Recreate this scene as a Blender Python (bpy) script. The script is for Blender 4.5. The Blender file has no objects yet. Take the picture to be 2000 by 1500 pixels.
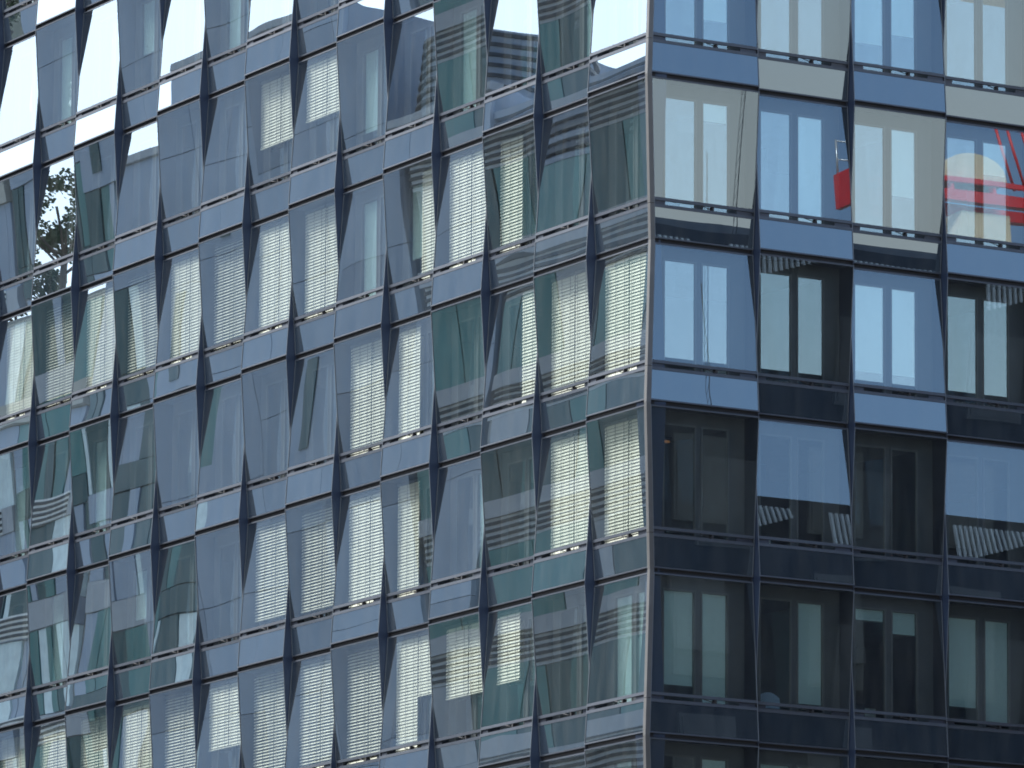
import bpy, bmesh, math, random
from mathutils import Matrix, Vector
R = math.radians
S = bpy.context.scene
COL = S.collection
random.seed(7)

# ------------------------------------------------------------------ camera
ANG = 1.446754                                   # angle of the left facade line against the right one
W, H, D = 2.4949, 3.5, 0.1145                    # bay width, storey height, half depth of the folds
OL, OR = 0.139, 0.29
ZT = 37.0                                        # height of fold line 0
CAMP = (-90.1048, -128.4917, ZT - 35.4286)
YAW, PITCH, ROLL = 0.59333, 0.15991, 0.00598
FPX = 14823.7


def cam_axes():
    f = Vector((math.cos(PITCH) * math.sin(YAW), math.cos(PITCH) * math.cos(YAW), math.sin(PITCH)))
    r = Vector((math.cos(YAW), -math.sin(YAW), 0))
    u = r.cross(f)
    c, s = math.cos(ROLL), math.sin(ROLL)
    return c * r + s * u, -s * r + c * u, f


cd = bpy.data.cameras.new('camera')
cam = bpy.data.objects.new('camera', cd)
COL.objects.link(cam)
r_, u_, f_ = cam_axes()
m = Matrix((r_, u_, -f_)).transposed().to_4x4()
m.translation = Vector(CAMP)
cam.matrix_world = m
cd.sensor_width = 36.0
cd.lens = FPX / 2000 * 36
cd.clip_start, cd.clip_end = 1.0, 5000
S.camera = cam

# ------------------------------------------------------------------ sky and sun
SUN_AZ, SUN_EL = -33.0, 46.0                     # degrees clockwise from +Y, above the horizon
sdir = Vector((math.sin(R(SUN_AZ)) * math.cos(R(SUN_EL)), math.cos(R(SUN_AZ)) * math.cos(R(SUN_EL)), math.sin(R(SUN_EL))))
world = bpy.data.worlds.new('World')
S.world = world
world.use_nodes = True
nt = world.node_tree
nt.nodes.clear()
N = lambda t, **k: nt.nodes.new(t)


def wmath(op, a, b=None, c=None):
    n = nt.nodes.new('ShaderNodeMath'); n.operation = op
    for i, v in enumerate((a, b, c)):
        if v is None: continue
        if isinstance(v, (int, float)): n.inputs[i].default_value = v
        else: nt.links.new(v, n.inputs[i])
    return n.outputs[0]


sky = N('ShaderNodeTexSky'); sky.sky_type = 'NISHITA'; sky.sun_disc = False
sky.sun_elevation = R(SUN_EL); sky.sun_rotation = R(SUN_AZ)
sky.air_density = 1.0; sky.dust_density = 1.2; sky.ozone_density = 1.5
tc = N('ShaderNodeTexCoord')
sep = N('ShaderNodeSeparateXYZ'); nt.links.new(tc.outputs['Generated'], sep.inputs[0])
dot = N('ShaderNodeVectorMath'); dot.operation = 'DOT_PRODUCT'
nt.links.new(tc.outputs['Generated'], dot.inputs[0]); dot.inputs[1].default_value = sdir
toward = wmath('MULTIPLY_ADD', dot.outputs['Value'], 0.5, 0.5)          # 1 towards the sun, 0 away from it
noi = N('ShaderNodeTexNoise'); noi.inputs['Scale'].default_value = 2.2; noi.inputs['Detail'].default_value = 7
noi.inputs['Roughness'].default_value = 0.55
mp = N('ShaderNodeMapping'); mp.inputs['Scale'].default_value = (1, 1, 2.6); mp.inputs['Location'].default_value = (0.3, 0.1, 0)
nt.links.new(tc.outputs['Generated'], mp.inputs[0]); nt.links.new(mp.outputs[0], noi.inputs[0])
# thin bright cloud in the half of the sky where the hazy sun stands, breaking up to blue on the other side
cov = wmath('ADD', wmath('MULTIPLY', toward, 1.5), wmath('MULTIPLY_ADD', noi.outputs[0], 1.2, -1.35))
cr = N('ShaderNodeMapRange'); cr.interpolation_type = 'SMOOTHSTEP'
cr.inputs['From Min'].default_value = 0.0; cr.inputs['From Max'].default_value = 0.45
nt.links.new(cov, cr.inputs[0])
cloudv = wmath('MULTIPLY_ADD', wmath('POWER', toward, 3.0), 11.0, 2.2)
cc = N('ShaderNodeMix'); cc.data_type = 'RGBA'; cc.blend_type = 'MULTIPLY'; cc.inputs[0].default_value = 1
cc.inputs[6].default_value = (0.87, 0.95, 1.06, 1)
nt.links.new(cloudv, cc.inputs[7])
mixc = N('ShaderNodeMix'); mixc.data_type = 'RGBA'
nt.links.new(cr.outputs[0], mixc.inputs[0]); nt.links.new(sky.outputs[0], mixc.inputs[6]); nt.links.new(cc.outputs[2], mixc.inputs[7])
# warm grey haze lying along the whole horizon
hz = N('ShaderNodeMapRange'); hz.interpolation_type = 'SMOOTHSTEP'
hz.inputs['From Min'].default_value = 0.20; hz.inputs['From Max'].default_value = 0.05
hz.inputs['To Min'].default_value = 0.0; hz.inputs['To Max'].default_value = 0.9
nt.links.new(sep.outputs[2], hz.inputs[0])
mixh = N('ShaderNodeMix'); mixh.data_type = 'RGBA'
mixh.inputs[7].default_value = (6.0, 5.9, 5.55, 1)
nt.links.new(hz.outputs[0], mixh.inputs[0]); nt.links.new(mixc.outputs[2], mixh.inputs[6])
bg = N('ShaderNodeBackground'); bg.inputs[1].default_value = 0.10
nt.links.new(mixh.outputs[2], bg.inputs[0])
wo = N('ShaderNodeOutputWorld'); nt.links.new(bg.outputs[0], wo.inputs[0])

sl = bpy.data.lights.new('sun', 'SUN')
sl.energy = 3.6; sl.angle = R(16); sl.color = (1, 0.975, 0.93)
so = bpy.data.objects.new('sun', sl); COL.objects.link(so)
so.rotation_euler = (-sdir).to_track_quat('-Z', 'Y').to_euler()

vs = S.view_settings
vs.view_transform = 'Standard'; vs.look = 'None'; vs.exposure = 1.57; vs.gamma = 1; vs.use_curve_mapping = False
cy = S.cycles
cy.max_bounces = 10; cy.diffuse_bounces = 3; cy.glossy_bounces = 5; cy.transmission_bounces = 4
cy.transparent_max_bounces = 20; cy.caustics_reflective = False; cy.caustics_refractive = False
cy.sample_clamp_indirect = 6; cy.use_denoising = True
cy.filter_width = 1.8

# ------------------------------------------------------------------ materials
MATS = {}


def mat(name, col, rough=0.6, metal=0.0, spec=0.5, var=0.12, scale=3.0, bump=0.0):
    if name in MATS: return MATS[name]
    mt = bpy.data.materials.new(name); mt.use_nodes = True
    t = mt.node_tree; b = t.nodes['Principled BSDF']
    b.inputs['Roughness'].default_value = rough; b.inputs['Metallic'].default_value = metal
    b.inputs['Specular IOR Level'].default_value = spec
    tcn = t.nodes.new('ShaderNodeTexCoord'); no = t.nodes.new('ShaderNodeTexNoise')
    no.inputs['Scale'].default_value = scale; no.inputs['Detail'].default_value = 5
    t.links.new(tcn.outputs['Object'], no.inputs[0])
    mr = t.nodes.new('ShaderNodeMapRange')
    mr.inputs['To Min'].default_value = 1 - var; mr.inputs['To Max'].default_value = 1 + var
    mr.inputs['From Min'].default_value = 0.25; mr.inputs['From Max'].default_value = 0.75
    t.links.new(no.outputs[0], mr.inputs[0])
    mx = t.nodes.new('ShaderNodeMix'); mx.data_type = 'RGBA'; mx.blend_type = 'MULTIPLY'; mx.inputs[0].default_value = 1
    mx.inputs[6].default_value = (*col, 1); t.links.new(mr.outputs[0], mx.inputs[7])
    t.links.new(mx.outputs[2], b.inputs['Base Color'])
    if bump:
        bp = t.nodes.new('ShaderNodeBump'); bp.inputs['Strength'].default_value = bump
        t.links.new(no.outputs[0], bp.inputs['Height']); t.links.new(bp.outputs[0], b.inputs['Normal'])
    MATS[name] = mt
    return mt


def glass(name, base, grow, tint, gloss, opaque=None, dust=0.028):
    """Coated pane: sharp mirror share rising towards grazing view, the rest passes (or meets a painted back)."""
    mt = bpy.data.materials.new(name); mt.use_nodes = True
    t = mt.node_tree; t.nodes.clear()
    out = t.nodes.new('ShaderNodeOutputMaterial'); mix = t.nodes.new('ShaderNodeMixShader')
    lw = t.nodes.new('ShaderNodeLayerWeight'); lw.inputs[0].default_value = 0.5
    pw = t.nodes.new('ShaderNodeMath'); pw.operation = 'POWER'; pw.inputs[1].default_value = 2
    t.links.new(lw.outputs['Facing'], pw.inputs[0])
    ma = t.nodes.new('ShaderNodeMath'); ma.operation = 'MULTIPLY_ADD'; ma.use_clamp = True
    ma.inputs[1].default_value = grow; ma.inputs[2].default_value = base
    t.links.new(pw.outputs[0], ma.inputs[0]); t.links.new(ma.outputs[0], mix.inputs[0])
    g = t.nodes.new('ShaderNodeBsdfGlossy'); g.inputs['Roughness'].default_value = 0.0; g.inputs['Color'].default_value = (*gloss, 1)
    if opaque:
        a = t.nodes.new('ShaderNodeBsdfDiffuse')
        tcn = t.nodes.new('ShaderNodeTexCoord'); no = t.nodes.new('ShaderNodeTexNoise'); no.inputs['Scale'].default_value = 2.5
        oi = t.nodes.new('ShaderNodeObjectInfo'); av = t.nodes.new('ShaderNodeVectorMath')
        t.links.new(tcn.outputs['Object'], av.inputs[0]); t.links.new(oi.outputs['Random'], av.inputs[1])
        t.links.new(av.outputs[0], no.inputs[0])
        mr = t.nodes.new('ShaderNodeMapRange'); mr.inputs['To Min'].default_value = 0.75; mr.inputs['To Max'].default_value = 1.25
        t.links.new(no.outputs[0], mr.inputs[0])
        mx = t.nodes.new('ShaderNodeMix'); mx.data_type = 'RGBA'; mx.blend_type = 'MULTIPLY'; mx.inputs[0].default_value = 1
        mx.inputs[6].default_value = (*opaque, 1); t.links.new(mr.outputs[0], mx.inputs[7])
        t.links.new(mx.outputs[2], a.inputs['Color'])
    else:
        a = t.nodes.new('ShaderNodeBsdfTransparent'); a.inputs['Color'].default_value = (*tint, 1)
    t.links.new(a.outputs[0], mix.inputs[1]); t.links.new(g.outputs[0], mix.inputs[2])
    # thin film of dust with rain streaks
    tcd = t.nodes.new('ShaderNodeTexCoord'); oi2 = t.nodes.new('ShaderNodeObjectInfo'); ad = t.nodes.new('ShaderNodeVectorMath')
    t.links.new(tcd.outputs['Object'], ad.inputs[0])
    sc = t.nodes.new('ShaderNodeVectorMath'); sc.operation = 'SCALE'; sc.inputs[0].default_value = (7, 3, 5)
    t.links.new(oi2.outputs['Random'], sc.inputs['Scale']); t.links.new(sc.outputs[0], ad.inputs[1])
    mpd = t.nodes.new('ShaderNodeMapping'); mpd.inputs['Scale'].default_value = (4, 1, .9); t.links.new(ad.outputs[0], mpd.inputs[0])
    nd = t.nodes.new('ShaderNodeTexNoise'); nd.inputs['Scale'].default_value = 1.0; nd.inputs['Detail'].default_value = 5; t.links.new(mpd.outputs[0], nd.inputs[0])
    md = t.nodes.new('ShaderNodeMapRange'); md.inputs['From Min'].default_value = .35; md.inputs['From Max'].default_value = .75
    md.inputs['To Min'].default_value = .0; md.inputs['To Max'].default_value = dust
    t.links.new(nd.outputs[0], md.inputs[0])
    df = t.nodes.new('ShaderNodeBsdfDiffuse'); df.inputs[0].default_value = (.42, .42, .38, 1)
    mx2 = t.nodes.new('ShaderNodeMixShader'); t.links.new(md.outputs[0], mx2.inputs[0])
    t.links.new(mix.outputs[0], mx2.inputs[1]); t.links.new(df.outputs[0], mx2.inputs[2])
    t.links.new(mx2.outputs[0], out.inputs[0])
    return mt


def clear(name, tint):
    mt = bpy.data.materials.new(name); mt.use_nodes = True
    t = mt.node_tree; t.nodes.clear()
    out = t.nodes.new('ShaderNodeOutputMaterial'); a = t.nodes.new('ShaderNodeBsdfTransparent')
    a.inputs['Color'].default_value = (*tint, 1); t.links.new(a.outputs[0], out.inputs[0])
    return mt


def glow(name, col, s):
    mt = bpy.data.materials.new(name); mt.use_nodes = True
    t = mt.node_tree; t.nodes.clear()
    out = t.nodes.new('ShaderNodeOutputMaterial'); e = t.nodes.new('ShaderNodeEmission')
    e.inputs[0].default_value = (*col, 1); e.inputs[1].default_value = s; t.links.new(e.outputs[0], out.inputs[0])
    return mt


GLASS = glass('coated_glass', 0.11, 0.85, (0.87, 0.905, 0.885), (0.74, 0.89, 1.0))
GLASS_IN = glass('inner_glass', 0.32, 0.35, (0.84, 0.90, 0.90), (0.90, 0.96, 1.0))
GLASS_B = clear('glass_rear_face', (0.97, 0.99, 0.985))
SPAND = glass('spandrel_glass', 0.13, 0.98, None, (0.74, 0.89, 1.0), opaque=(0.016, 0.024, 0.034), dust=0.03)
TRIM = mat('anodised_trim', (0.045, 0.054, 0.072), 0.5, 0.2)
EDGE = mat('pale_edge_profile', (0.105, 0.12, 0.14), 0.45, 0.2)
DARK = mat('dark_anodised', (0.035, 0.04, 0.055), 0.42, 0.3)
FINM = mat('fin_sheet_metal', (0.022, 0.034, 0.066), 0.4, 0.2, scale=1.2)
BLACK = mat('gasket_black', (0.012, 0.012, 0.015), 0.8)
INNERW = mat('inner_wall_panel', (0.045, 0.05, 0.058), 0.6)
INFR = mat('inner_frame', (0.07, 0.075, 0.08), 0.45)
POST = mat('corner_post_metal', (0.078, 0.077, 0.078), 0.5, 0.2)
SLAT = mat('white_slat', (0.66, 0.635, 0.545), 0.5, 0.0, var=0.04)
CORD = mat('blind_cord', (0.12, 0.12, 0.12), 0.8)
ROLL_ = mat('roller_fabric', (0.70, 0.84, 0.86), 0.8, var=0.05, scale=8)
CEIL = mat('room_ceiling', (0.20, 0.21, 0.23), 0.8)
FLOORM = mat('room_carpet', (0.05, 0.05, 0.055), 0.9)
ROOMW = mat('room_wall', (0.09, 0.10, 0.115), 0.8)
CONC = mat('concrete', (0.34, 0.34, 0.33), 0.8, scale=1.0)
WHITE = mat('white_laminate', (0.78, 0.79, 0.78), 0.4)

# ------------------------------------------------------------------ helpers


class MB:
    """Collects boxes and quads, with a material per face, then links ONE mesh object."""

    def __init__(s): s.v, s.f, s.m, s.mats, s.smooth = [], [], [], [], []

    def mi(s, mt):
        if mt not in s.mats: s.mats.append(mt)
        return s.mats.index(mt)

    def quad(s, pts, mt, smooth=False):
        b = len(s.v); s.v += [tuple(q) for q in pts]; s.f.append(tuple(range(b, b + len(pts)))); s.m.append(s.mi(mt)); s.smooth.append(smooth)

    def hexa(s, c8, mt):
        """c8: bottom 4 (ccw from above) then top 4"""
        b = len(s.v); s.v += [tuple(q) for q in c8]; k = s.mi(mt)
        for q in ((0, 3, 2, 1), (4, 5, 6, 7), (0, 1, 5, 4), (1, 2, 6, 5), (2, 3, 7, 6), (3, 0, 4, 7)):
            s.f.append(tuple(b + i for i in q)); s.m.append(k); s.smooth.append(False)

    def box(s, x0, x1, y0, y1, z0, z1, mt):
        s.hexa([(x0, y0, z0), (x1, y0, z0), (x1, y1, z0), (x0, y1, z0), (x0, y0, z1), (x1, y0, z1), (x1, y1, z1), (x0, y1, z1)], mt)

    def bar(s, a, b, r, mt, n=6):
        a, b = Vector(a), Vector(b); d = (b - a).normalized()
        e1 = d.orthogonal().normalized(); e2 = d.cross(e1)
        k0 = len(s.v); k = s.mi(mt)
        for p in (a, b):
            for i in range(n):
                t = 2 * math.pi * i / n
                s.v.append(tuple(p + r * (math.cos(t) * e1 + math.sin(t) * e2)))
        for i in range(n):
            j = (i + 1) % n
            s.f.append((k0 + i, k0 + j, k0 + n + j, k0 + n + i)); s.m.append(k); s.smooth.append(True)
        s.f.append(tuple(k0 + i for i in reversed(range(n)))); s.m.append(k); s.smooth.append(False)
        s.f.append(tuple(k0 + n + i for i in range(n))); s.m.append(k); s.smooth.append(False)

    def mesh(s, name):
        me = bpy.data.meshes.new(name); me.from_pydata(s.v, [], s.f)
        for mt in s.mats: me.materials.append(mt)
        me.polygons.foreach_set('material_index', s.m)
        me.polygons.foreach_set('use_smooth', s.smooth)
        me.update()
        return me


def link(name, data, parent=None, loc=(0, 0, 0), rz=0.0):
    o = bpy.data.objects.new(name, data); COL.objects.link(o)
    o.parent = parent; o.location = loc; o.rotation_euler = (0, 0, rz)
    return o


def tag(o, label, cat, group=None):
    o['label'] = label; o['category'] = cat
    if group: o['group'] = group
    return o


def struct(o):
    o['kind'] = 'structure'
    return o


uL = Vector((math.cos(ANG), math.sin(ANG), 0)); nL = Vector((-math.sin(ANG), math.cos(ANG), 0))
uR = Vector((1, 0, 0)); nR = Vector((0, -1, 0))
MIT = (nL + nR) / (1 + nL.dot(nR))               # corner displacement per unit of fold depth
CS = -MIT.dot(uR)                                # how far the corner slides along either facade


def zk(k): return ZT - H * k


# ------------------------------------------------------------------ the building
bld = tag(link('office_building', None), 'glass office building with two folded facades of alternately tilted windows meeting at a corner', 'building')

YI = 0.40                                        # inner wall behind the mean facade plane
YB = 0.27                                        # blinds in the cavity
POSTW = 0.10


class Unit:
    """Geometry of one bay: local x to the right seen from outside, y inward, z up from the lower fold."""

    def __init__(u, s, side, width, corner):
        u.s, u.side, u.w, u.corner = s, side, width, corner

    def e(u, v): return u.s * D * (1 - 2 * v / H)           # outward offset of the facade plane at height v
    def y(u, v, dy=0.0): return -u.e(v) + dy

    def xl(u, v):
        return POSTW - CS * u.e(v) if (u.corner and u.side == 'R') else 0.008

    def xr(u, v):
        return u.w - POSTW + CS * u.e(v) if (u.corner and u.side == 'L') else u.w - 0.008

    def bx(u, mb, fx0, fx1, v0, v1, d0, d1, mt):
        """box lying in the tilted plane; fx are functions or (side, offset)"""
        g = lambda q, v: u.xl(v) + q[1] if q[0] == 'l' else u.xr(v) - q[1]
        c = []
        for v in (v0, v1):
            c += [(g(fx0, v), u.y(v, d0), v), (g(fx1, v), u.y(v, d0), v), (g(fx1, v), u.y(v, d1), v), (g(fx0, v), u.y(v, d1), v)]
        mb.hexa(c, mt)

    def cheek(u, mb, which, mt, front=0.0):
        a = ('l', 0.0) if which == 'l' else ('r', 0.016)
        b = ('l', 0.016) if which == 'l' else ('r', 0.0)
        g = lambda q, v: u.xl(v) + q[1] if q[0] == 'l' else u.xr(v) - q[1]
        c = []
        for v in (0.0, H):
            c += [(g(a, v), u.y(v, front), v), (g(b, v), u.y(v, front), v), (g(b, v), YI - 0.004, v), (g(a, v), YI - 0.004, v)]
        mb.hexa(c, mt)

    def frame_mesh(u):
        mb = MB(); l, r = ('l', 0.0), ('r', 0.0)
        E = 0.014
        # upright edge profiles
        u.bx(mb, l, ('l', E), 0.05, H - 0.05, -0.006, 0.004, EDGE)
        u.bx(mb, ('r', E), r, 0.05, H - 0.05, -0.006, 0.004, EDGE)
        li, ri = ('l', E), ('r', E)
        u.bx(mb, li, ri, 0.05, 0.080, -0.004, 0.06, TRIM)
        u.bx(mb, li, ri, 0.705, 0.772, -0.004, 0.06, TRIM)
        u.bx(mb, li, ri, 0.856, 0.920, -0.004, 0.06, TRIM)
        u.bx(mb, li, ri, 3.42, 3.45, -0.004, 0.06, TRIM)
        # black shadow gap at both folds, closed behind
        u.bx(mb, ('l', 0.016), ('r', 0.016), 0.0, 0.05, 0.07, 0.10, BLACK)
        u.bx(mb, ('l', 0.016), ('r', 0.016), H - 0.05, H, 0.07, 0.10, BLACK)
        # cavity floor above the spandrel and cavity ceiling
        for v0, v1 in ((0.66, 0.685), (3.455, 3.475)):
            c = []
            for v in (v0, v1):
                c += [(u.xl(v) + .016, u.y(v, 0.062), v), (u.xr(v) - .016, u.y(v, 0.062), v), (u.xr(v) - .016, YI - 0.006, v), (u.xl(v) + .016, YI - 0.006, v)]
            mb.hexa(c, DARK)
        # window stays in the open slot below the sash
        xm = u.w * 0.60
        for v0, v1, dx in ((0.774, 0.854, 0.0),):
            mb.hexa([(xm, u.y(v0, .0), v0), (xm + .05, u.y(v0, .0), v0), (xm + .05, u.y(v0, .10), v0), (xm, u.y(v0, .10), v0),
                     (xm, u.y(v1, .0), v1), (xm + .05, u.y(v1, .0), v1), (xm + .05, u.y(v1, .10), v1), (xm, u.y(v1, .10), v1)], BLACK)
        mb.bar((xm, u.y(.785, -.006), .785), (xm - .30, u.y(.85, -.004), .852), 0.010, BLACK, 5)
        u.bx(mb, ('r', 0.45), ('r', 0.03), 0.775, 0.853, 0.03, 0.06, DARK)
        u.bx(mb, ('l', 0.03), ('l', 0.30), 0.775, 0.853, 0.03, 0.06, DARK)
        u.cheek(mb, 'l' if u.side == 'L' else 'r', DARK, 0.005)
        # inner wall: dark panels left around the two sashes
        A, B = u.leaves()
        V0, V1 = 0.80, 3.20
        X0, X1 = 0.02, u.w - 0.02
        if u.corner and u.side == 'R': X0 = POSTW + 0.16
        if u.corner and u.side == 'L': X1 = u.w - POSTW - 0.16
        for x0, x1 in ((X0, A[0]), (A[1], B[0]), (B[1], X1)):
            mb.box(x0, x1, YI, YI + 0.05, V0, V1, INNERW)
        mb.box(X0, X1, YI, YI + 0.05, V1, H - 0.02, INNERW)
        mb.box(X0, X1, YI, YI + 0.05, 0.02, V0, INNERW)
        return mb.mesh('window')

    def leaves(u):
        o = u.w - W if u.side == 'R' else 0.0
        return (0.14 * W + o, 0.487 * W + o), (0.535 * W + o, 0.83 * W + o)

    def inner_mesh(u):
        mb = MB()
        V0, V1 = 0.80, 3.20
        for x0, x1 in u.leaves():
            f = 0.045
            y0, y1 = YI - 0.012, YI + 0.045
            mb.box(x0 + .002, x0 + f, y0, y1, V0 + .002, V1 - .002, INFR); mb.box(x1 - f, x1 - .002, y0, y1, V0 + .002, V1 - .002, INFR)
            mb.box(x0 + f, x1 - f, y0, y1, V0 + .002, V0 + f, INFR); mb.box(x0 + f, x1 - f, y0, y1, V1 - f, V1 - .002, INFR)
            mb.quad([(x0 + f, YI + .012, V0 + f), (x1 - f, YI + .012, V0 + f), (x1 - f, YI + .012, V1 - f), (x0 + f, YI + .012, V1 - f)], GLASS_IN)
            mb.quad([(x0 + f, YI + .026, V0 + f), (x0 + f, YI + .026, V1 - f), (x1 - f, YI + .026, V1 - f), (x1 - f, YI + .026, V0 + f)], GLASS_B)
        return mb.mesh('inner_window')

    def pane_mesh(u, v0, v1, mt, seed, amp):
        """A slightly pillowed sheet with a rear face and edges."""
        rnd = random.Random(seed)
        a0 = rnd.gauss(0, amp); a1 = rnd.gauss(0, amp * .5); a2 = rnd.gauss(0, amp * .5); a3 = rnd.gauss(0, amp * .35)
        tx, tz = rnd.gauss(0, .00035), rnd.gauss(0, .00045)
        nx, nz = 9, 12
        E = 0.014
        mb = MB(); k = mb.mi(mt); kb = mb.mi(GLASS_B if mt is GLASS else BLACK)

        def P(i, j, dy):
            q, t = i / nx, j / nz; v = v0 + (v1 - v0) * t
            xl, xr = u.xl(v) + E, u.xr(v) - E
            a, b = 2 * q - 1, 2 * t - 1
            h = (1 - a * a) * (1 - b * b) * (a0 + a1 * a * 2 + a2 * b * 2) + a3 * math.sin(b * 3.1 + a * .8) * (1 - a * a) * .6
            h += tx * (q - .5) * u.w + tz * (v1 - v0) * (t - .5)
            return (xl + (xr - xl) * q, u.y(v, dy) - h, v)
        for dy in (0.006, 0.020):
            for j in range(nz + 1):
                for i in range(nx + 1): mb.v.append(P(i, j, dy))
        o2 = (nx + 1) * (nz + 1)
        for j in range(nz):
            for i in range(nx):
                b = j * (nx + 1) + i
                mb.f.append((b, b + 1, b + nx + 2, b + nx + 1)); mb.m.append(k); mb.smooth.append(True)
                mb.f.append((o2 + b, o2 + b + nx + 1, o2 + b + nx + 2, o2 + b + 1)); mb.m.append(kb); mb.smooth.append(True)
        return mb.mesh('glass_pane' if mt is GLASS else 'spandrel_panel')

    def fin_mesh(u):
        mb = MB(); u.cheek(mb, 'r' if u.side == 'L' else 'l', FINM, 0.005)
        return mb.mesh('fin')


CACHE = {}


def cached(key, fn):
    if key not in CACHE: CACHE[key] = fn()
    return CACHE[key]


def blind_mesh(width, drop, tilt):
    """Venetian blind: head box, curved slats, bottom rail and ladder cords; hangs down from z = 0."""
    mb = MB(); pitch = 0.072; L = 2.62 * drop
    mb.box(0, width, -.035, .035, -.06, 0, INFR)
    n = int((L - .08) / pitch)
    for i in range(n):
        z = -.10 - i * pitch
        a = tilt + random.uniform(-.03, .03)
        dx = random.uniform(-.002, .002)
        pts = []
        for q in (-1, -.35, .35, 1):
            d = q * .045; c = .006 * (1 - q * q)
            pts.append((d * math.cos(a) - c * math.sin(a) * 1.0, d * math.sin(a) + c * math.cos(a)))
        for (ya, za), (yb, zb) in zip(pts, pts[1:]):
            mb.quad([(dx, ya, z + za), (width + dx, ya, z + za), (width + dx, yb, z + zb), (dx, yb, z + zb)], SLAT, True)
    zb = -.10 - n * pitch
    mb.box(0, width, -.03, .03, zb - .015, zb + .012, SLAT)
    for q in (.13, .5, .87):
        mb.box(width * q - .005, width * q + .005, -.047, -.041, zb, -.06, CORD)
    return mb.mesh('venetian_blind')


def roller_mesh(width, drop):
    mb = MB(); L = 2.33 * drop
    mb.box(0, width, 0, .004, -L, 0, ROLL_)
    mb.box(0, width, -.008, .012, -L - .022, -L, INFR)
    return mb.mesh('roller_blind')


# what hangs in each bay: (venetian left, venetian right, roller left, roller right), each a share of the full drop
LB = {
    (12, -1): (0, 0, .6, .6), (8, 0): (0, 0, .9, 1), (10, 0): (0, 0, .55, 0), (12, 0): (0, 0, .95, 0),
    (1, 1): (0, 0, 0, 1), (3, 1): (0, 0, .95, 0), (5, 1): (0, 0, .8, 0), (7, 1): (.62, .62, 0, 0), (6, 1): (.55, .55, 0, 0), (9, 1): (0, 0, 0, 0),
    (11, 1): (0, 0, 0, .5), (13, 1): (0, 0, 0, 0),
    (2, 2): (1, 0, 0, 0), (3, 2): (1, 1, 0, 0), (4, 2): (0, 1, .72, 0), (5, 2): (0, 0, 1, 0), (6, 2): (1, 1, 0, 0), (7, 2): (1, 1, 0, 0), (8, 2): (1, 1, 0, 0),
    (9, 2): (1, 1, 0, 0), (10, 2): (1, 1, 0, 0), (11, 2): (1, 1, 0, 0), (12, 2): (1, 1, 0, 0), (13, 2): (1, 1, 0, 0), (14, 2): (1, 1, 0, 0),
    (0, 3): (1, 1, 0, 0), (1, 3): (1, 1, 0, 0), (2, 3): (0, 1, 0, 0), (4, 3): (1, 0, 0, 0), (5, 3): (1, 1, 0, 0), (11, 3): (0, 0, 1, 0), (12, 3): (0, 0, 0, 1), (13, 3): (0, 0, 1, 0),
    (0, 4): (1, 1, 0, 0), (1, 4): (1, 1, 0, 0), (3, 4): (0, 0, 0, 1), (4, 4): (1, 0, 0, 0), (5, 4): (1, 1, 0, 0), (6, 4): (.9, .9, 0, 0), (7, 4): (.88, .88, 0, 0),
    (10, 4): (0, 0, .5, 0), (12, 4): (0, 0, 1, 0), (11, 4): (0, 0, 0, .4),
    (0, 5): (0, 0, 1, 1), (2, 5): (.6, 0, 0, 0), (3, 5): (.62, .62, 0, 0), (4, 5): (1, .55, 0, 0), (5, 5): (1, 1, 0, 0), (6, 5): (1, 1, 0, 0), (7, 5): (1, 1, 0, 0),
    (8, 5): (.6, .6, 0, 0), (9, 5): (1, 1, 0, 0), (10, 5): (1, 1, 0, 0), (11, 5): (1, 1, 0, 0), (12, 5): (1, 1, 0, 0), (13, 5): (1, 1, 0, 0), (14, 5): (1, 1, 0, 0),
    (0, 6): (0, 0, .9, 0), (5, 6): (1, 1, 0, 0), (7, 6): (.6, .6, 0, 0),
}
DIM = {(8, 2), (10, 2), (12, 2), (6, 4), (7, 4), (5, 5), (6, 5), (7, 5), (9, 5)}    # slats turned open, so they read greyer
RB = {
    (0, 1): (0, .72), (2, 1): (.72, .6), (3, 1): (0, 0), (0, 2): (0, .16), (1, 2): (0, 1), (2, 2): (0, .62), (3, 2): (0, .3),
    (2, 3): (.8, .8), (0, 5): (.85, 1), (1, 5): (0, .92), (2, 5): (.1, .2), (3, 5): (.82, .95), (0, 6): (0, .8), (1, 6): (.7, .6), (2, 6): (.4, .3), (3, 6): (.2, 0),
}
K0, K1 = -1, 7
NL, NR = 15, 7


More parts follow.
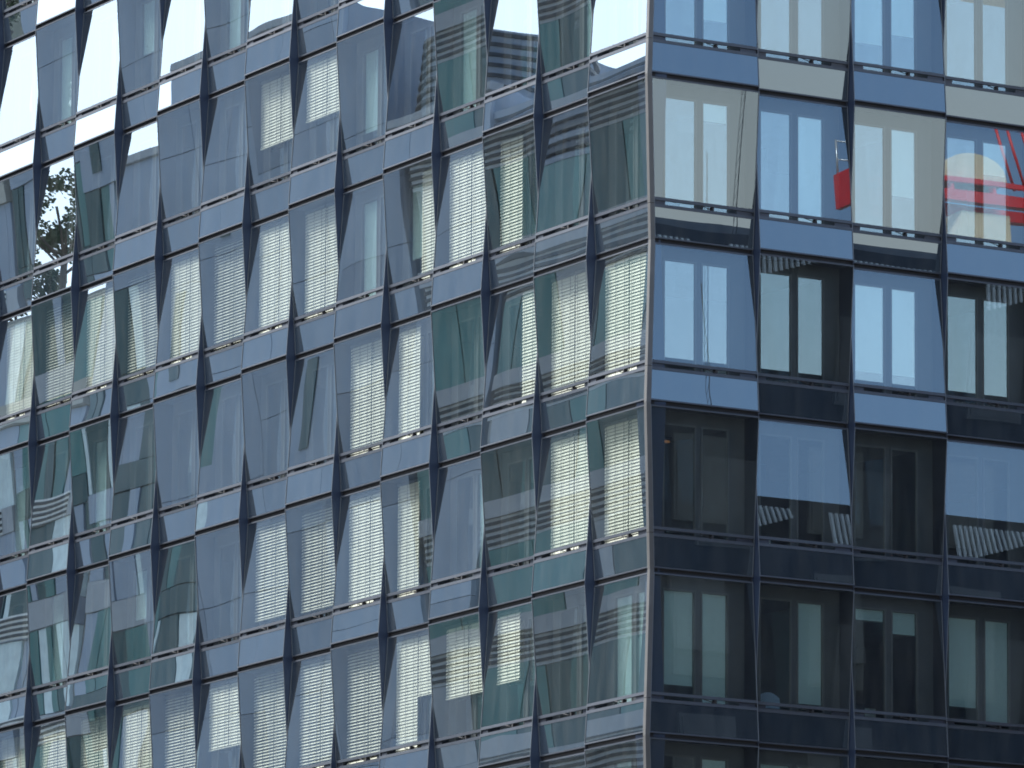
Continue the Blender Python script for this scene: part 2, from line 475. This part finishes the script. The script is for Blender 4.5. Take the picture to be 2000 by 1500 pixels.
def make_unit(side, c, k):
    s = 1 if (c + k) % 2 == 1 else -1
    corner = c == 0
    width = (OR + W if side == 'R' else OL + W) if corner else W
    if side == 'R':
        org = uR * (0 if corner else OR + c * W); rz = 0.0
    else:
        org = uL * (OL + (c + 1) * W); rz = ANG + math.pi
    u = cached(('u', side, s, corner), lambda: Unit(s, side, width, corner))
    key = (side, s, corner)
    w = link('window', cached(('fr',) + key, u.frame_mesh), bld, org + Vector((0, 0, zk(k))), rz)
    var = random.randrange(7)
    link('glass_pane', cached(('gp', var) + key, lambda: u.pane_mesh(.92, 3.42, GLASS, var * 31 + s + 5, .0006 if side == 'L' else .00014)), w)
    var2 = random.randrange(7)
    link('spandrel_panel', cached(('sp', var2) + key, lambda: u.pane_mesh(.08, .705, SPAND, var2 * 17 + s + 11, .00022)), w)
    link('fin', cached(('fin',) + key, u.fin_mesh), w)
    link('inner_window', cached(('in',) + key, u.inner_mesh), w)
    A, B = u.leaves()
    if side == 'L':
        spec = LB.get((c, k), (0, 0, 0, 0))
        xr = u.w - .1 if not corner else u.w - POSTW - .05
        tl = .72 if (c, k) in DIM else (1.06, 1.11, 1.02)[(c * 7 + k * 3) % 3]
        for (x0, x1), dr in zip(((.07 * W, .495 * W), (.515 * W, min(.95 * W, xr))), spec[:2]):
            if dr:
                o = link('venetian_blind', cached(('vb', round(x1 - x0, 3), dr, tl), lambda: blind_mesh(x1 - x0, dr, tl)), w, (x0, YB, 3.40))
                if dr < .95: o['label'] = 'white venetian blind stopped part of the way down'
        rolls = spec[2:]
    else:
        rolls = RB.get((c, k), (0, 0))
    for (x0, x1), dr in zip((A, B), rolls):
        if dr:
            link('roller_blind', cached(('rb', round(x1 - x0, 3), dr), lambda: roller_mesh(x1 - x0 - .1, dr)), w, (x0 + .05, YI + .06, 3.15))


for k in range(K0, K1 + 1):
    for c in range(NL): make_unit('L', c, k)
    for c in range(NR): make_unit('R', c, k)

# folded corner post, one length per storey
for k in range(K0, K1 + 1):
    s = 1 if k % 2 == 1 else -1
    mb = MB()
    for v0, v1 in ((0.0, .775), (.785, H)):
        ring = []
        for v in (v0, v1):
            e = s * D * (1 - 2 * v / H)
            o = MIT * (e + .012)
            cL = MIT * e + uL * (POSTW - .004) + nL * .012
            cR = MIT * e + uR * (POSTW - .004) + nR * .012
            iL, iR, ii = cL - nL * .16, cR - nR * .16, MIT * (e - .16)
            ring.append([Vector((q.x, q.y, v)) for q in (o, cR, iR, ii, iL, cL)])
        a, b = ring
        n = len(a)
        for i in range(n):
            j = (i + 1) % n
            mb.quad([a[i], a[j], b[j], b[i]], POST)
        mb.quad(b, POST); mb.quad(list(reversed(a)), POST)
    link('corner_post', mb.mesh('corner_post'), bld, (0, 0, zk(k)))

# floors, rooms, core
P0 = MIT * -(YI + 0.08)
LU, LR = OL + NL * W, OR + NR * W


def prism(pts, z0, z1, mt):
    mb = MB(); n = len(pts)
    for i in range(n):
        a, b = pts[i], pts[(i + 1) % n]
        mb.quad([(a.x, a.y, z0), (b.x, b.y, z0), (b.x, b.y, z1), (a.x, a.y, z1)], mt)
    mb.quad([(q.x, q.y, z1) for q in pts], mt); mb.quad([(q.x, q.y, z0) for q in reversed(pts)], mt)
    return mb


foot = [P0, P0 + uR * LR, P0 + uR * LR + uL * LU, P0 + uL * LU]
for k in range(K0 - 1, K1 + 1):
    z = zk(k)
    prism(foot, -.22, .10, CONC).mesh
    mb = MB(); n = 4
    for i in range(4):
        a, b = foot[i], foot[(i + 1) % 4]
        mb.quad([(a.x, a.y, -.22), (b.x, b.y, -.22), (b.x, b.y, .10), (a.x, a.y, .10)], CONC)
    mb.quad([(q.x, q.y, .10) for q in foot], FLOORM); mb.quad([(q.x, q.y, -.22) for q in reversed(foot)], CEIL)
    link('floor_slab', mb.mesh('floor_slab'), bld, (0, 0, z))
C0 = MIT * -6.5
core = [C0, C0 + uR * (LR - 7), C0 + uR * (LR - 7) + uL * (LU - 7), C0 + uL * (LU - 7)]
for k in range(K0, K1 + 1):
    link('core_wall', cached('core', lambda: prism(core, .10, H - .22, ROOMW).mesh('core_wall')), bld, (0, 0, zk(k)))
for k in range(K0, K1 + 1):
    for c in range(2, NL, 2 + (k % 2)):
        def part():
            mb = MB(); mb.box(-.05, .05, YI + .07, 5.6, .10, H - .22, ROOMW); return mb.mesh('partition')
        link('partition', cached('part', part), bld, uL * (OL + c * W) + Vector((0, 0, zk(k))), ANG + math.pi)
    for c in range(1 + k % 2, NR, 2):
        link('partition', cached('part', part), bld, uR * (OR + c * W) + Vector((0, 0, zk(k))), 0)
# closed body above, below and behind the modelled storeys
ztop, zlow = zk(K0 - 1) + .10, zk(K1)
body = [MIT * -.02, MIT * -.02 + uR * LR, MIT * -.02 + uR * LR + uL * LU, MIT * -.02 + uL * LU]
link('upper_storey', prism(body, ztop + .002, ztop + 22, DARK).mesh('upper_storey'), bld)  # unseen plain mass, its height chosen to cast shade on the brick hall
link('lower_storey', prism(body, 0, zlow - .24, DARK).mesh('lower_storey'), bld)
mbb = MB()
a, b, c_ = body[1], body[2], body[3]
for p, q in ((a, b), (b, c_)):
    nn = Vector((-(q - p).y, (q - p).x, 0)).normalized() * .2
    pts = [p, q, q + nn, p + nn]
    mbb.hexa([(t.x, t.y, zlow - .23) for t in pts] + [(t.x, t.y, ztop) for t in pts], CONC)
link('rear_wall', mbb.mesh('rear_wall'), bld)

# ------------------------------------------------------------------ ground and street
ASPH = mat('asphalt', (0.05, 0.05, 0.052), 0.85, scale=0.6, bump=.1)
PAVE = mat('pavement_stone', (0.22, 0.215, 0.20), 0.85, scale=0.8)
PAINT = mat('road_paint', (0.75, 0.75, 0.72), 0.7)
GRASSM = mat('hill_green', (0.035, 0.05, 0.03), 0.95, scale=.05, var=.5)
mb = MB(); mb.quad([(-1500, -1500, -.004), (1500, -1500, -.004), (1500, 1500, -.004), (-1500, 1500, -.004)], PAVE)
struct(link('ground', mb.mesh('ground')))


def LF(s, e, z=0.0): return uL * s + nL * e + Vector((0, 0, z))


def strip(name, pts, z0, z1, mt):
    return struct(link(name, prism([Vector(q) for q in pts], z0, z1, mt).mesh(name)))


mb = MB(); mb.quad([tuple(LF(-140, 19)), tuple(LF(-140, 6)), tuple(LF(160, 6)), tuple(LF(160, 19))][::-1], ASPH)
struct(link('road', mb.mesh('road'))).location.z = 0.004
mb = MB()
for i in range(40):
    s = -130 + i * 7
    mb.quad([tuple(LF(s, 12.4)), tuple(LF(s + 3, 12.4)), tuple(LF(s + 3, 12.6)), tuple(LF(s, 12.6))][::-1], PAINT)
struct(link('road_marking', mb.mesh('road_marking'))).location.z = 0.008
strip('pavement', [LF(-140, 21), LF(160, 21), LF(160, 19.0), LF(-140, 19.0)], 0, .12, PAVE)

# ------------------------------------------------------------------ across the street: louvred glass offices
RZL = ANG                                          # local x along the street, local y towards its far side
TEAL = mat('teal_glass', (0.07, 0.21, 0.21), 0.35, var=.25, scale=.25)
TEALD = mat('deep_teal_glass', (0.03, 0.085, 0.10), 0.3, var=.25, scale=.25)
BAND = mat('grey_cladding', (0.42, 0.44, 0.47), 0.7, var=.06)
SLATE = mat('slate_blue_panel', (0.36, 0.42, 0.51), 0.7, var=.10, scale=.35)
SLATE2 = mat('slate_blue_panel_dark', (0.29, 0.335, 0.41), 0.7, var=.10, scale=.35)
LOUV = mat('louvre_blade_dark', (0.03, 0.035, 0.045), 0.5)
LOUVB = mat('louvre_backing', (0.62, 0.65, 0.68), 0.7)
WARMC = mat('beige_render', (0.50, 0.48, 0.43), 0.8, var=.08, scale=.5)
PALE = mat('pale_curtain', (0.74, 0.84, 0.84), .8)
E0 = 25.0
FLO = 3.7


def block(mb, s0, s1, z0, z1, depth, mt, inset=.25):
    mb.box(s0, s1, inset, depth, z0, z1, mt)


# local frame of the street buildings: x = distance along the facade line, y = away from our building
def street_building(name, label):
    return tag(link(name, None, None, LF(0, E0), ANG), label, 'building')


# note: local +y of a frame rotated by ANG points along nL, i.e. away from our facade
bA = street_building('louvred_office', 'teal glass office across the street with bands of four dark louvres on every floor')
S0, S1, TOPA = 26.0, 60.0, 46.85
mb = MB(); block(mb, S0, S1, 0, TOPA, 16, CONC); link('wall', mb.mesh('wall'), bA)
n0 = -7
for i in range(n0, 6):
    zb = 29.0 - .42 + FLO * i                       # foot of the louvre zone
    if zb < 1 or zb + .9 > TOPA + .5: continue
    mb = MB(); mb.box(S0, S1, .17, .25, zb, zb + .86, LOUVB); link('louvre_backing', mb.mesh('louvre_backing'), bA)
    def lv():
        mb = MB(); mb.box(S0, S1, .11, .165, -.045, .045, LOUV); return mb.mesh('louvre')
    for j in range(4): link('louvre', cached('lv', lv), bA, (0, 0, zb + .14 + j * .195))
    mb = MB(); mb.box(S0, S1, .0, .24, zb + .87, zb + 1.36, BAND); link('wall_band', mb.mesh('wall_band'), bA)
    x = S0; q = 0
    rr = random.Random(i)
    while x < S1 - 1:
        wd = rr.choice((2.4, 3.2, 4.0))
        x1 = min(S1, x + wd)
        mb = MB(); mb.box(x + .04, x1 - .04, .12, .24, zb + 1.38, zb + FLO - .03, rr.choice((TEAL, TEAL, TEALD, TEAL, BAND if rr.random() < .3 else TEALD)))
        link('window_pane', mb.mesh('window_pane'), bA); x = x1
ROOFL = mat('roof_louvre_blue', (0.09, 0.11, 0.15), .6)
# louvred screen round the roof plant
for j in range(7):
    z = TOPA + .2 + j * .33
    mb = MB(); mb.box(S0, S1 + .8, .1, .3, z - .09, z + .09, ROOFL if j % 2 else SLATE2); link('roof_louvre', mb.mesh('roof_louvre'), bA)
mb = MB(); mb.box(S0, S1, .5, 10, TOPA, TOPA + 2.45, SLATE); link('plant_room', mb.mesh('plant_room'), bA)

bB = street_building('panelled_office', 'slate blue office block across the street clad in large flat panels with thin joints')
secs = [(60.3, 71.0, 49.8), (71.0, 84.0, 54.6), (84.0, 89.5, 52.2)]
for s0, s1, zt in secs:
    mb = MB(); block(mb, s0, s1, 0, zt, 14, SLATE2, .14); link('wall', mb.mesh('wall'), bB)
    mb = MB(); mb.box(s0, s1, -.12, .3, zt, zt + .25, BAND); link('parapet', mb.mesh('parapet'), bB)
    nz = int(zt / FLO + .5)
    nx = max(1, round((s1 - s0) / 4.4)); dx = (s1 - s0) / nx
    for j in range(nz):
        for i in range(nx):
            z0 = zt * j / nz; z1 = zt * (j + 1) / nz
            if s0 + i * dx > 78 and z1 < 46:
                xa, xb = s0 + i * dx, s0 + (i + 1) * dx
                mb = MB(); mb.box(xa + .02, xb - .02, .02, .13, z0 + .02, z0 + .95, random.choice((SLATE, BAND, TEALD))); link('panel', mb.mesh('panel'), bB)
                while xa < xb - .3:
                    wd = min(xb - xa, random.choice((.5, .8, 1.3, 1.9)))
                    mb = MB(); mb.box(xa + .03, xa + wd - .03, random.uniform(.0, .10), .13, z0 + .98, z1 - .02, random.choice((TEAL, TEALD, PALE, TEALD, SLATE, TEAL)))
                    link('window_pane', mb.mesh('window_pane'), bB); xa += wd
                continue
            kind = random.random()
            mt = SLATE if kind < .8 else SLATE2
            mb = MB(); mb.box(s0 + i * dx + .012, s0 + (i + 1) * dx - .012, 0 - random.uniform(0, .012), .14, z0 + .012, z1 - .012, mt)
            link('panel', mb.mesh('panel'), bB)
            if random.random() < .06:
                xx = s0 + i * dx + random.uniform(.6, dx - 1.4)
                mb = MB(); mb.box(xx, xx + .7, -.05, .0 - .014, z0 + .5, z1 - .25, TEALD); link('slit_window', mb.mesh('slit_window'), bB)

drum = tag(link('roof_drum', None, None, LF(66.2, E0 + 3.2, 49.8)), 'round roof plant drum ringed with dark horizontal louvres across the street', 'plant drum')


def ring(r, z0, z1, mt, n=40):
    mb = MB()
    P = [Vector((r * math.cos(2 * math.pi * i / n), r * math.sin(2 * math.pi * i / n), 0)) for i in range(n)]
    for i in range(n):
        a, b = P[i], P[(i + 1) % n]
        mb.quad([(a.x, a.y, z0), (b.x, b.y, z0), (b.x, b.y, z1), (a.x, a.y, z1)], mt)
    mb.quad([(q.x, q.y, z1) for q in P], mt)
    mb.quad([(q.x, q.y, z0) for q in reversed(P)], mt)
    return mb


link('drum_wall', ring(2.6, 0, 3.0, SLATE).mesh('drum_wall'), drum)
for j in range(9): link('louvre', cached('dl', lambda: ring(2.75, -.05, .05, LOUV).mesh('louvre')), drum, (0, 0, .2 + j * .33))

bC = street_building('glazed_office', 'lower glass office at the far end of the street with pale curtains behind teal panes')
mb = MB(); block(mb, 89.7, 122, 0, 48.4, 14, CONC); link('wall', mb.mesh('wall'), bC)
rr = random.Random(5)
for i in range(13):
    mb = MB(); mb.box(90, 122, 0, .24, i * FLO + .02, i * FLO + .9, rr.choice((BAND, SLATE, WARMC))); link('wall_band', mb.mesh('wall_band'), bC)
    x = 90
    while x < 121:
        wd = rr.choice((.5, .9, 1.6, 2.2))
        mb = MB(); mb.box(x + .03, min(122, x + wd) - .03, rr.uniform(.04, .16), .24, i * FLO + .92, (i + 1) * FLO, rr.choice((TEAL, TEALD, PALE, PALE, TEALD, SLATE)))
        link('window_pane', mb.mesh('window_pane'), bC); x += wd

for i in (6, 8, 9, 10, 11):
    def cl():
        mb = MB(); mb.box(91, 103, -.06, -.022, -.045, .045, LOUV); return mb.mesh('louvre')
    for j in range(4): link('louvre', cached('cl', cl), bC, (0, 0, i * FLO + .16 + j * .2))
    mb = MB(); mb.box(91, 103, -.02, -.003, i * FLO + .04, i * FLO + .9, WHITE); link('louvre_backing', mb.mesh('louvre_backing'), bC)

# ------------------------------------------------------------------ hill with trees behind the street
def hill(name, az0, az1, dist, prof, mt):
    mb = MB(); n = 60; rows = 8
    for j in range(rows + 1):
        t = j / rows
        for i in range(n + 1):
            az = R(az0 + (az1 - az0) * i / n)
            d = dist * (0.55 + .45 * t)
            h = prof(math.degrees(az)) * (t ** 1.3)
            h += math.sin(i * 1.7 + j) * .6 * t + math.sin(i * .63 + j * 2.1) * 1.2 * t
            mb.v.append((math.sin(az) * d, math.cos(az) * d, h if j else -1))
    for j in range(rows):
        for i in range(n):
            b = j * (n + 1) + i
            mb.f.append((b, b + n + 1, b + n + 2, b + 1)); mb.m.append(mb.mi(mt)); mb.smooth.append(True)
    b0 = len(mb.v)
    for i in range(n + 1):
        az = R(az0 + (az1 - az0) * i / n); mb.v.append((math.sin(az) * dist * 1.3, math.cos(az) * dist * 1.3, -1))
    for i in range(n):
        a = rows * (n + 1) + i
        mb.f.append((a, b0 + i, b0 + i + 1, a + 1)); mb.m.append(mb.mi(mt)); mb.smooth.append(True)
    return struct(link(name, mb.mesh(name)))


hillh = lambda az: 118 + 9 * math.sin(az * .55) + 8 * math.exp(-((az + 16.4) / 1.1) ** 2) + 5 * math.exp(-((az + 13.5) / .8) ** 2)
hill('hill', -50, 25, 430, hillh, GRASSM)
LEAF = mat('leaf_green', (0.05, 0.075, 0.035), .8, var=.4, scale=.8)
BARK = mat('bark', (0.07, 0.055, 0.045), .9)


def tree(loc, h, seed, label, group=None):
    rnd = random.Random(seed)
    t = tag(link('tree', None, None, loc), label, 'tree', group)
    mb = MB(); mb.bar((0, 0, -.5), (0.1, 0, h * .55), h * .022, BARK, 7)
    for i in range(9):
        a = rnd.uniform(0, 6.28); z = h * rnd.uniform(.35, .55); r = h * rnd.uniform(.18, .30)
        mb.bar((0.1 * z / h, 0, z), (r * math.cos(a), r * math.sin(a), z + h * rnd.uniform(.12, .3)), h * .008, BARK, 5)
    link('trunk', mb.mesh('trunk'), t)
    mb = MB()
    for c in range(26):
        a = rnd.uniform(0, 6.28); q = rnd.random() ** .6 * h * .30
        cx, cy_, cz = q * math.cos(a), q * math.sin(a), h * rnd.uniform(.48, .95)
        rr_ = h * rnd.uniform(.05, .11)
        for i in range(130):
            d = Vector((rnd.gauss(0, 1), rnd.gauss(0, 1), rnd.gauss(0, .8))).normalized() * rr_ * rnd.uniform(.4, 1)
            p = Vector((cx, cy_, cz)) + d
            e1 = Vector((rnd.gauss(0, 1), rnd.gauss(0, 1), rnd.gauss(0, 1))).normalized() * h * .011; e2 = e1.orthogonal()
            mb.quad([p - e1, p + e2, p + e1, p - e2], LEAF)
    link('crown', mb.mesh('crown'), t)


for i, (az, d, h, lb) in enumerate([
        (-17.0, 424, 9, 'broad dark tree on the highest knoll of the hill, left of a small one'),
        (-16.2, 428, 7, 'small dark tree on the highest knoll of the hill, beside a broader one'),
        (-13.0, 426, 12, 'tall dark tree at the left of the close row of three on the lower knoll'),
        (-12.2, 425, 10, 'lowest tree in the close row of three on the lower knoll'),
        (-11.5, 427, 13, 'tallest tree on the hill, right end of the close row of three'),
        (-14.5, 426, 8, 'lone dark tree in the dip between the two knolls of the hill'),
        (-19.5, 427, 6, 'smallest lone tree at the left end of the hill crest')]):
    tree((math.sin(R(az)) * d, math.cos(R(az)) * d, hillh(az) - 1.5), h, i, lb, 'trees on the hill crest')

# ------------------------------------------------------------------ across the square: dark brick hall, mast and crane
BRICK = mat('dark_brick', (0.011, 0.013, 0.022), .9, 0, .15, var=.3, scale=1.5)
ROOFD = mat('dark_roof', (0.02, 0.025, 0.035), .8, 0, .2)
RIB = mat('pale_rib', (0.40, 0.47, 0.55), .5)
hall = tag(link('brick_hall', None, None, (0, -24.4, 0)), 'long dark brick hall across the square with slanting ribbed roof screens', 'building')
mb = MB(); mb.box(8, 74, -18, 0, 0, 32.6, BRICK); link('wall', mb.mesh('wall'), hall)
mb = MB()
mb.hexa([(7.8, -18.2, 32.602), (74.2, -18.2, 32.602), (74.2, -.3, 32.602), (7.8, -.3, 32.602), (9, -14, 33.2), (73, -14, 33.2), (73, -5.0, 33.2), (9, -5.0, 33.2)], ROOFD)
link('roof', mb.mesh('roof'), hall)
rw = random.Random(3)
for f in range(8):
    for i in range(15):
        x = 10 + i * 4.2; z = 1.2 + f * 3.9
        if z + 2.2 > 31: continue
        wf = MB(); wf.box(0, 1.7, .0, .10, 0, 2.2, LOUV)
        wo_ = link('window', cached('hw', lambda: wf.mesh('window')), hall, (x, 0, z))
        pn = MB(); pn.box(.08, 1.62, .10, .12, .08, 2.12, LOUV)
        link('pane', cached('hp', lambda: pn.mesh('pane')), wo_)
for i in range(6):
    x = 15.5 + i * 3.9
    sc = MB()
    for j in range(16):
        a = j * .17; z0 = .02 + j * .05
        sc.hexa([(a, .5, z0), (a + .075, .5, z0), (a + .075, .58, z0), (a, .58, z0), (a - .12, .5, 1.0), (a - .045, .5, 1.0), (a - .045, .58, 1.0), (a - .12, .58, 1.0)], RIB)
    link('ribbed_screen', cached('rs', lambda: sc.mesh('ribbed_screen')), hall, (x, -.42, 31.3))
ms = tag(link('antenna_mast', None, None, (19.97, -25.2, 32.55)), 'thin dark lattice mast on the roof of the brick hall', 'mast')
mb = MB()
for x, y in ((0, 0), (.10, 0), (.05, .09)): mb.bar((x, y, 0), (x, y, 4.2), .007, LOUV, 5)
for i in range(14): mb.bar((0, 0, i * .3), (.10, 0, i * .3 + .3), .005, LOUV, 4)
link('lattice', mb.mesh('lattice'), ms)
mb = MB(); mb.bar((.05, .03, 4.2), (.05, .03, 5.6), .015, LOUV, 5); link('whip', mb.mesh('whip'), ms)
hill('far_ridge', 100, 215, 900, lambda az: 52 + 14 * math.sin(az * .21) + 8 * math.sin(az * .53), GRASSM)

REDP = mat('red_paint', (0.62, 0.02, 0.025), .4, var=.08)
BEI = mat('beige_counterweight', (0.62, 0.52, 0.36), .8)
STEEL = mat('galvanised_steel', (0.45, 0.46, 0.47), .4, .7)
CX, CY, CZ = 48.95, -56.6, 52.85
cr_ = tag(link('tower_crane', None, None, (CX, CY, CZ)), 'red tower crane standing behind the brick hall with beige blocks on its rear arm', 'crane')
cr_.scale = (1.15, 1.15, 1.15)
mb = MB()
mb.box(.17, 16, -.69, -.45, .0, .30, REDP); mb.box(.17, 16, .45, .69, .0, .30, REDP)
mb.box(.17, 16, -.69, -.6, .52, .66, REDP); mb.box(.17, 16, .6, .69, .52, .66, REDP)
for i in range(12): mb.box(.3 + i * 1.4, .4 + i * 1.4, .46, .64, .30, .52, REDP)
mb.box(0, .16, -.7, .7, -.25, .75, REDP)
link('counter_arm', mb.mesh('counter_arm'), cr_)
mb = MB()
for x in (.1, 1.4, 2.8): mb.bar((x, -.64, .67), (x, -.64, 1.75), .03, STEEL, 5)
for z in (1.2, 1.72): mb.bar((.1, -.64, z), (2.9, -.64, z), .02, STEEL, 5)
link('railing', mb.mesh('railing'), cr_)
mb = MB(); n = 14
for i in range(n):
    a0, a1 = math.pi * i / n, math.pi * (i + 1) / n
    p = lambda a, y: (4.05 - 1.05 * math.cos(a), y, .68 + .78 * math.sin(a) ** .7)
    mb.quad([p(a0, .5), p(a0, -.6), p(a1, -.6), p(a1, .5)], BEI)
for y in (.5, -.6):
    mb.quad([(4.05 - 1.05 * math.cos(math.pi * i / n), y, .68 + .78 * math.sin(math.pi * i / n) ** .7) for i in range(n + 1)], BEI)
link('winch_cover', mb.mesh('winch_cover'), cr_)
mb = MB(); mb.hexa([(3.2, -.5, -1.0), (5.1, -.5, -1.0), (5.1, .5, -1.0), (3.2, .5, -1.0), (3.5, -.5, -.2), (5.1, -.5, -.2), (5.1, .5, -.2), (3.5, .5, -.2)], BEI)
link('counterweight', mb.mesh('counterweight'), cr_)
mb = MB()
for x in (5.5, 5.9, 6.4): mb.bar((x, .3, .6), (x - .5, .3, 2.6), .04, REDP, 6)
mb.bar((6.6, .35, .3), (9, .35, 3), .06, REDP, 6); mb.bar((7.2, .35, .3), (9, .35, 3), .06, REDP, 6)
link('tie_bar', mb.mesh('tie_bar'), cr_)
mb = MB()
for x, y in ((11, -.9), (12.8, -.9), (11, .9), (12.8, .9)): mb.box(x - .1, x + .1, y - .1, y + .1, -CZ / 1.15, 3, REDP)
for i in range(24):
    z = -CZ / 1.15 + i * 1.9
    mb.bar((11, .9, z), (12.8, .9, z + 2), .06, REDP, 5); mb.bar((11, -.9, z + 2), (12.8, -.9, z), .06, REDP, 5)
link('tower', mb.mesh('tower'), cr_)
mb = MB()
for y, z in ((-.6, .2), (.6, .2), (0, 1.6)): mb.bar((12, y, z), (52, y, z), .08, REDP, 6)
for i in range(26): mb.bar((12 + i * 1.5, .6, .2), (12.75 + i * 1.5, 0, 1.6), .04, REDP, 4); mb.bar((12.75 + i * 1.5, 0, 1.6), (13.5 + i * 1.5, .6, .2), .04, REDP, 4)
link('main_jib', mb.mesh('main_jib'), cr_)

# ------------------------------------------------------------------ things in the rooms
def local(side, c, k, x, y, z):
    if side == 'R':
        return uR * (OR + c * W + x) - nR * y + Vector((0, 0, zk(k) + z))
    return uL * (OL + (c + 1) * W - x) - nL * y + Vector((0, 0, zk(k) + z))


def desk(c, k, x, label):
    t = tag(link('desk', None, None, local('R', c, k, x, 1.2, .10)), label, 'desk', 'white desks behind the glass')
    mb = MB(); mb.box(0, 1.5, 0, .75, .70, .735, WHITE); link('desktop', mb.mesh('desktop'), t)
    for px in (.05, 1.40):
        for py in (.05, .65):
            mb = MB(); mb.box(px, px + .05, py, py + .05, 0, .70, STEEL); link('leg', mb.mesh('leg'), t)
    mb = MB(); mb.box(.03, 1.47, .72, .75, .30, 1.15, WHITE); link('back_screen', mb.mesh('back_screen'), t)


desk(1, 1, .15, 'white desk behind the topmost beige tinted window, second from the corner post')
desk(0, 2, .7, 'white desk behind the beige tinted window beside the corner post')
desk(1, 2, .1, 'white desk behind the window that mirrors the red crane end')
desk(2, 2, .2, 'white desk beside the standing lamp in the third window from the corner')
desk(1, 3, .0, 'white desk behind the darker window second from the corner, middle row')
lamp = tag(link('floor_lamp', None, None, local('R', 2, 2, .55, 1.0, .10)), 'thin white standing lamp by the desk in the third right facade window', 'lamp')
mb = MB(); mb.bar((0, 0, 0), (0, 0, .03), .14, WHITE, 16); link('base', mb.mesh('base'), lamp)
mb = MB(); mb.bar((0, 0, .03), (0, 0, 1.75), .014, WHITE, 6); link('pole', mb.mesh('pole'), lamp)
mb = MB(); mb.bar((.02, 0, 1.76), (-.42, 0, 1.84), .03, WHITE, 8); link('lamp_head', mb.mesh('lamp_head'), lamp)
WARM = glow('warm_lamp', (1, .45, .16), .08)
for c, x, z, y, lb in ((0, 1.2, 3.02, 1.6, 'small lit pendant lamp glowing orange in the dark room beside the corner'),
                       ):
    t = tag(link('pendant_lamp', None, None, local('R', c, 4, x, y, z)), lb, 'lamp')
    mb = MB(); mb.bar((0, 0, .12), (0, 0, H - .24 - z), .006, BLACK, 5); link('cable', mb.mesh('cable'), t)
    mb = MB(); mb.bar((-.16, 0, 0), (.16, 0, 0), .03, WARM, 10); link('bulb', mb.mesh('bulb'), t)
    mb = MB(); mb.box(-.2, .2, -.06, .06, .05, .12, DARK); link('shade', mb.mesh('shade'), t)

tree(tuple(LF(97.6, E0 + 2.2, 48.4)), 5.6, 42, 'small tree standing on the roof terrace of the glazed office across the street')


def chair(c, k, x, y, rz, mt, label):
    t = tag(link('office_chair', None, None, local('R', c, k, x, y, .10), rz), label, 'chair', 'office chairs behind the glass')
    mb = MB(); mb.box(-.24, .24, -.24, .24, .44, .52, mt); link('seat', mb.mesh('seat'), t)
    mb = MB(); n = 8
    for i in range(n):
        a0, a1 = -.5 + i / n, -.5 + (i + 1) / n
        yy = lambda a: .24 + .05 - .22 * a * a
        zt = lambda a: 1.12 - .5 * a * a
        mb.hexa([(a0 * .52, yy(a0), .58), (a1 * .52, yy(a1), .58), (a1 * .52, yy(a1) + .04, .58), (a0 * .52, yy(a0) + .04, .58),
                 (a0 * .52, yy(a0), zt(a0)), (a1 * .52, yy(a1), zt(a1)), (a1 * .52, yy(a1) + .04, zt(a1)), (a0 * .52, yy(a0) + .04, zt(a0))], mt)
    link('backrest', mb.mesh('backrest'), t)
    mb = MB(); mb.bar((0, 0, .08), (0, 0, .44), .03, DARK, 8); link('column', mb.mesh('column'), t)
    mb = MB()
    for i in range(5):
        a = 2 * math.pi * i / 5; mb.bar((0, 0, .09), (.28 * math.cos(a), .28 * math.sin(a), .05), .022, DARK, 5)
    link('star_base', mb.mesh('star_base'), t)


BLUEF = mat('pale_blue_fabric', (0.42, 0.52, 0.72), .8)
chair(1, 5, .95, .95, 2.6, BLUEF, 'pale blue office chair behind the second window of the darkest row')
chair(0, 4, 1.5, 1.5, 1.2, DARK, 'black office chair in the dark room beside the corner post')
desk(2, 5, .6, 'white desk behind the window with two nearly raised roller blinds')
desk(1, 4, .3, 'white desk behind the window that mirrors the dark hall roof')


def monitor(c, k, x, y, label):
    t = tag(link('monitor', None, None, local('R', c, k, x, y, .10 + .736)), label, 'monitor', 'desk monitors behind the glass')
    mb = MB(); mb.box(-.26, .26, 0, .03, .12, .44, DARK); link('screen', mb.mesh('screen'), t)
    mb = MB(); mb.box(-.03, .03, .03, .06, .02, .25, DARK); mb.box(-.11, .11, -.05, .12, 0, .02, DARK); link('stand', mb.mesh('stand'), t)


monitor(0, 2, 1.3, 1.5, 'dark desk monitor behind the beige tinted window beside the corner post')
monitor(2, 2, .8, 1.5, 'dark desk monitor on the desk beside the standing lamp')
monitor(2, 5, 1.2, 1.5, 'dark desk monitor in the darkest row, under the nearly raised roller blinds')
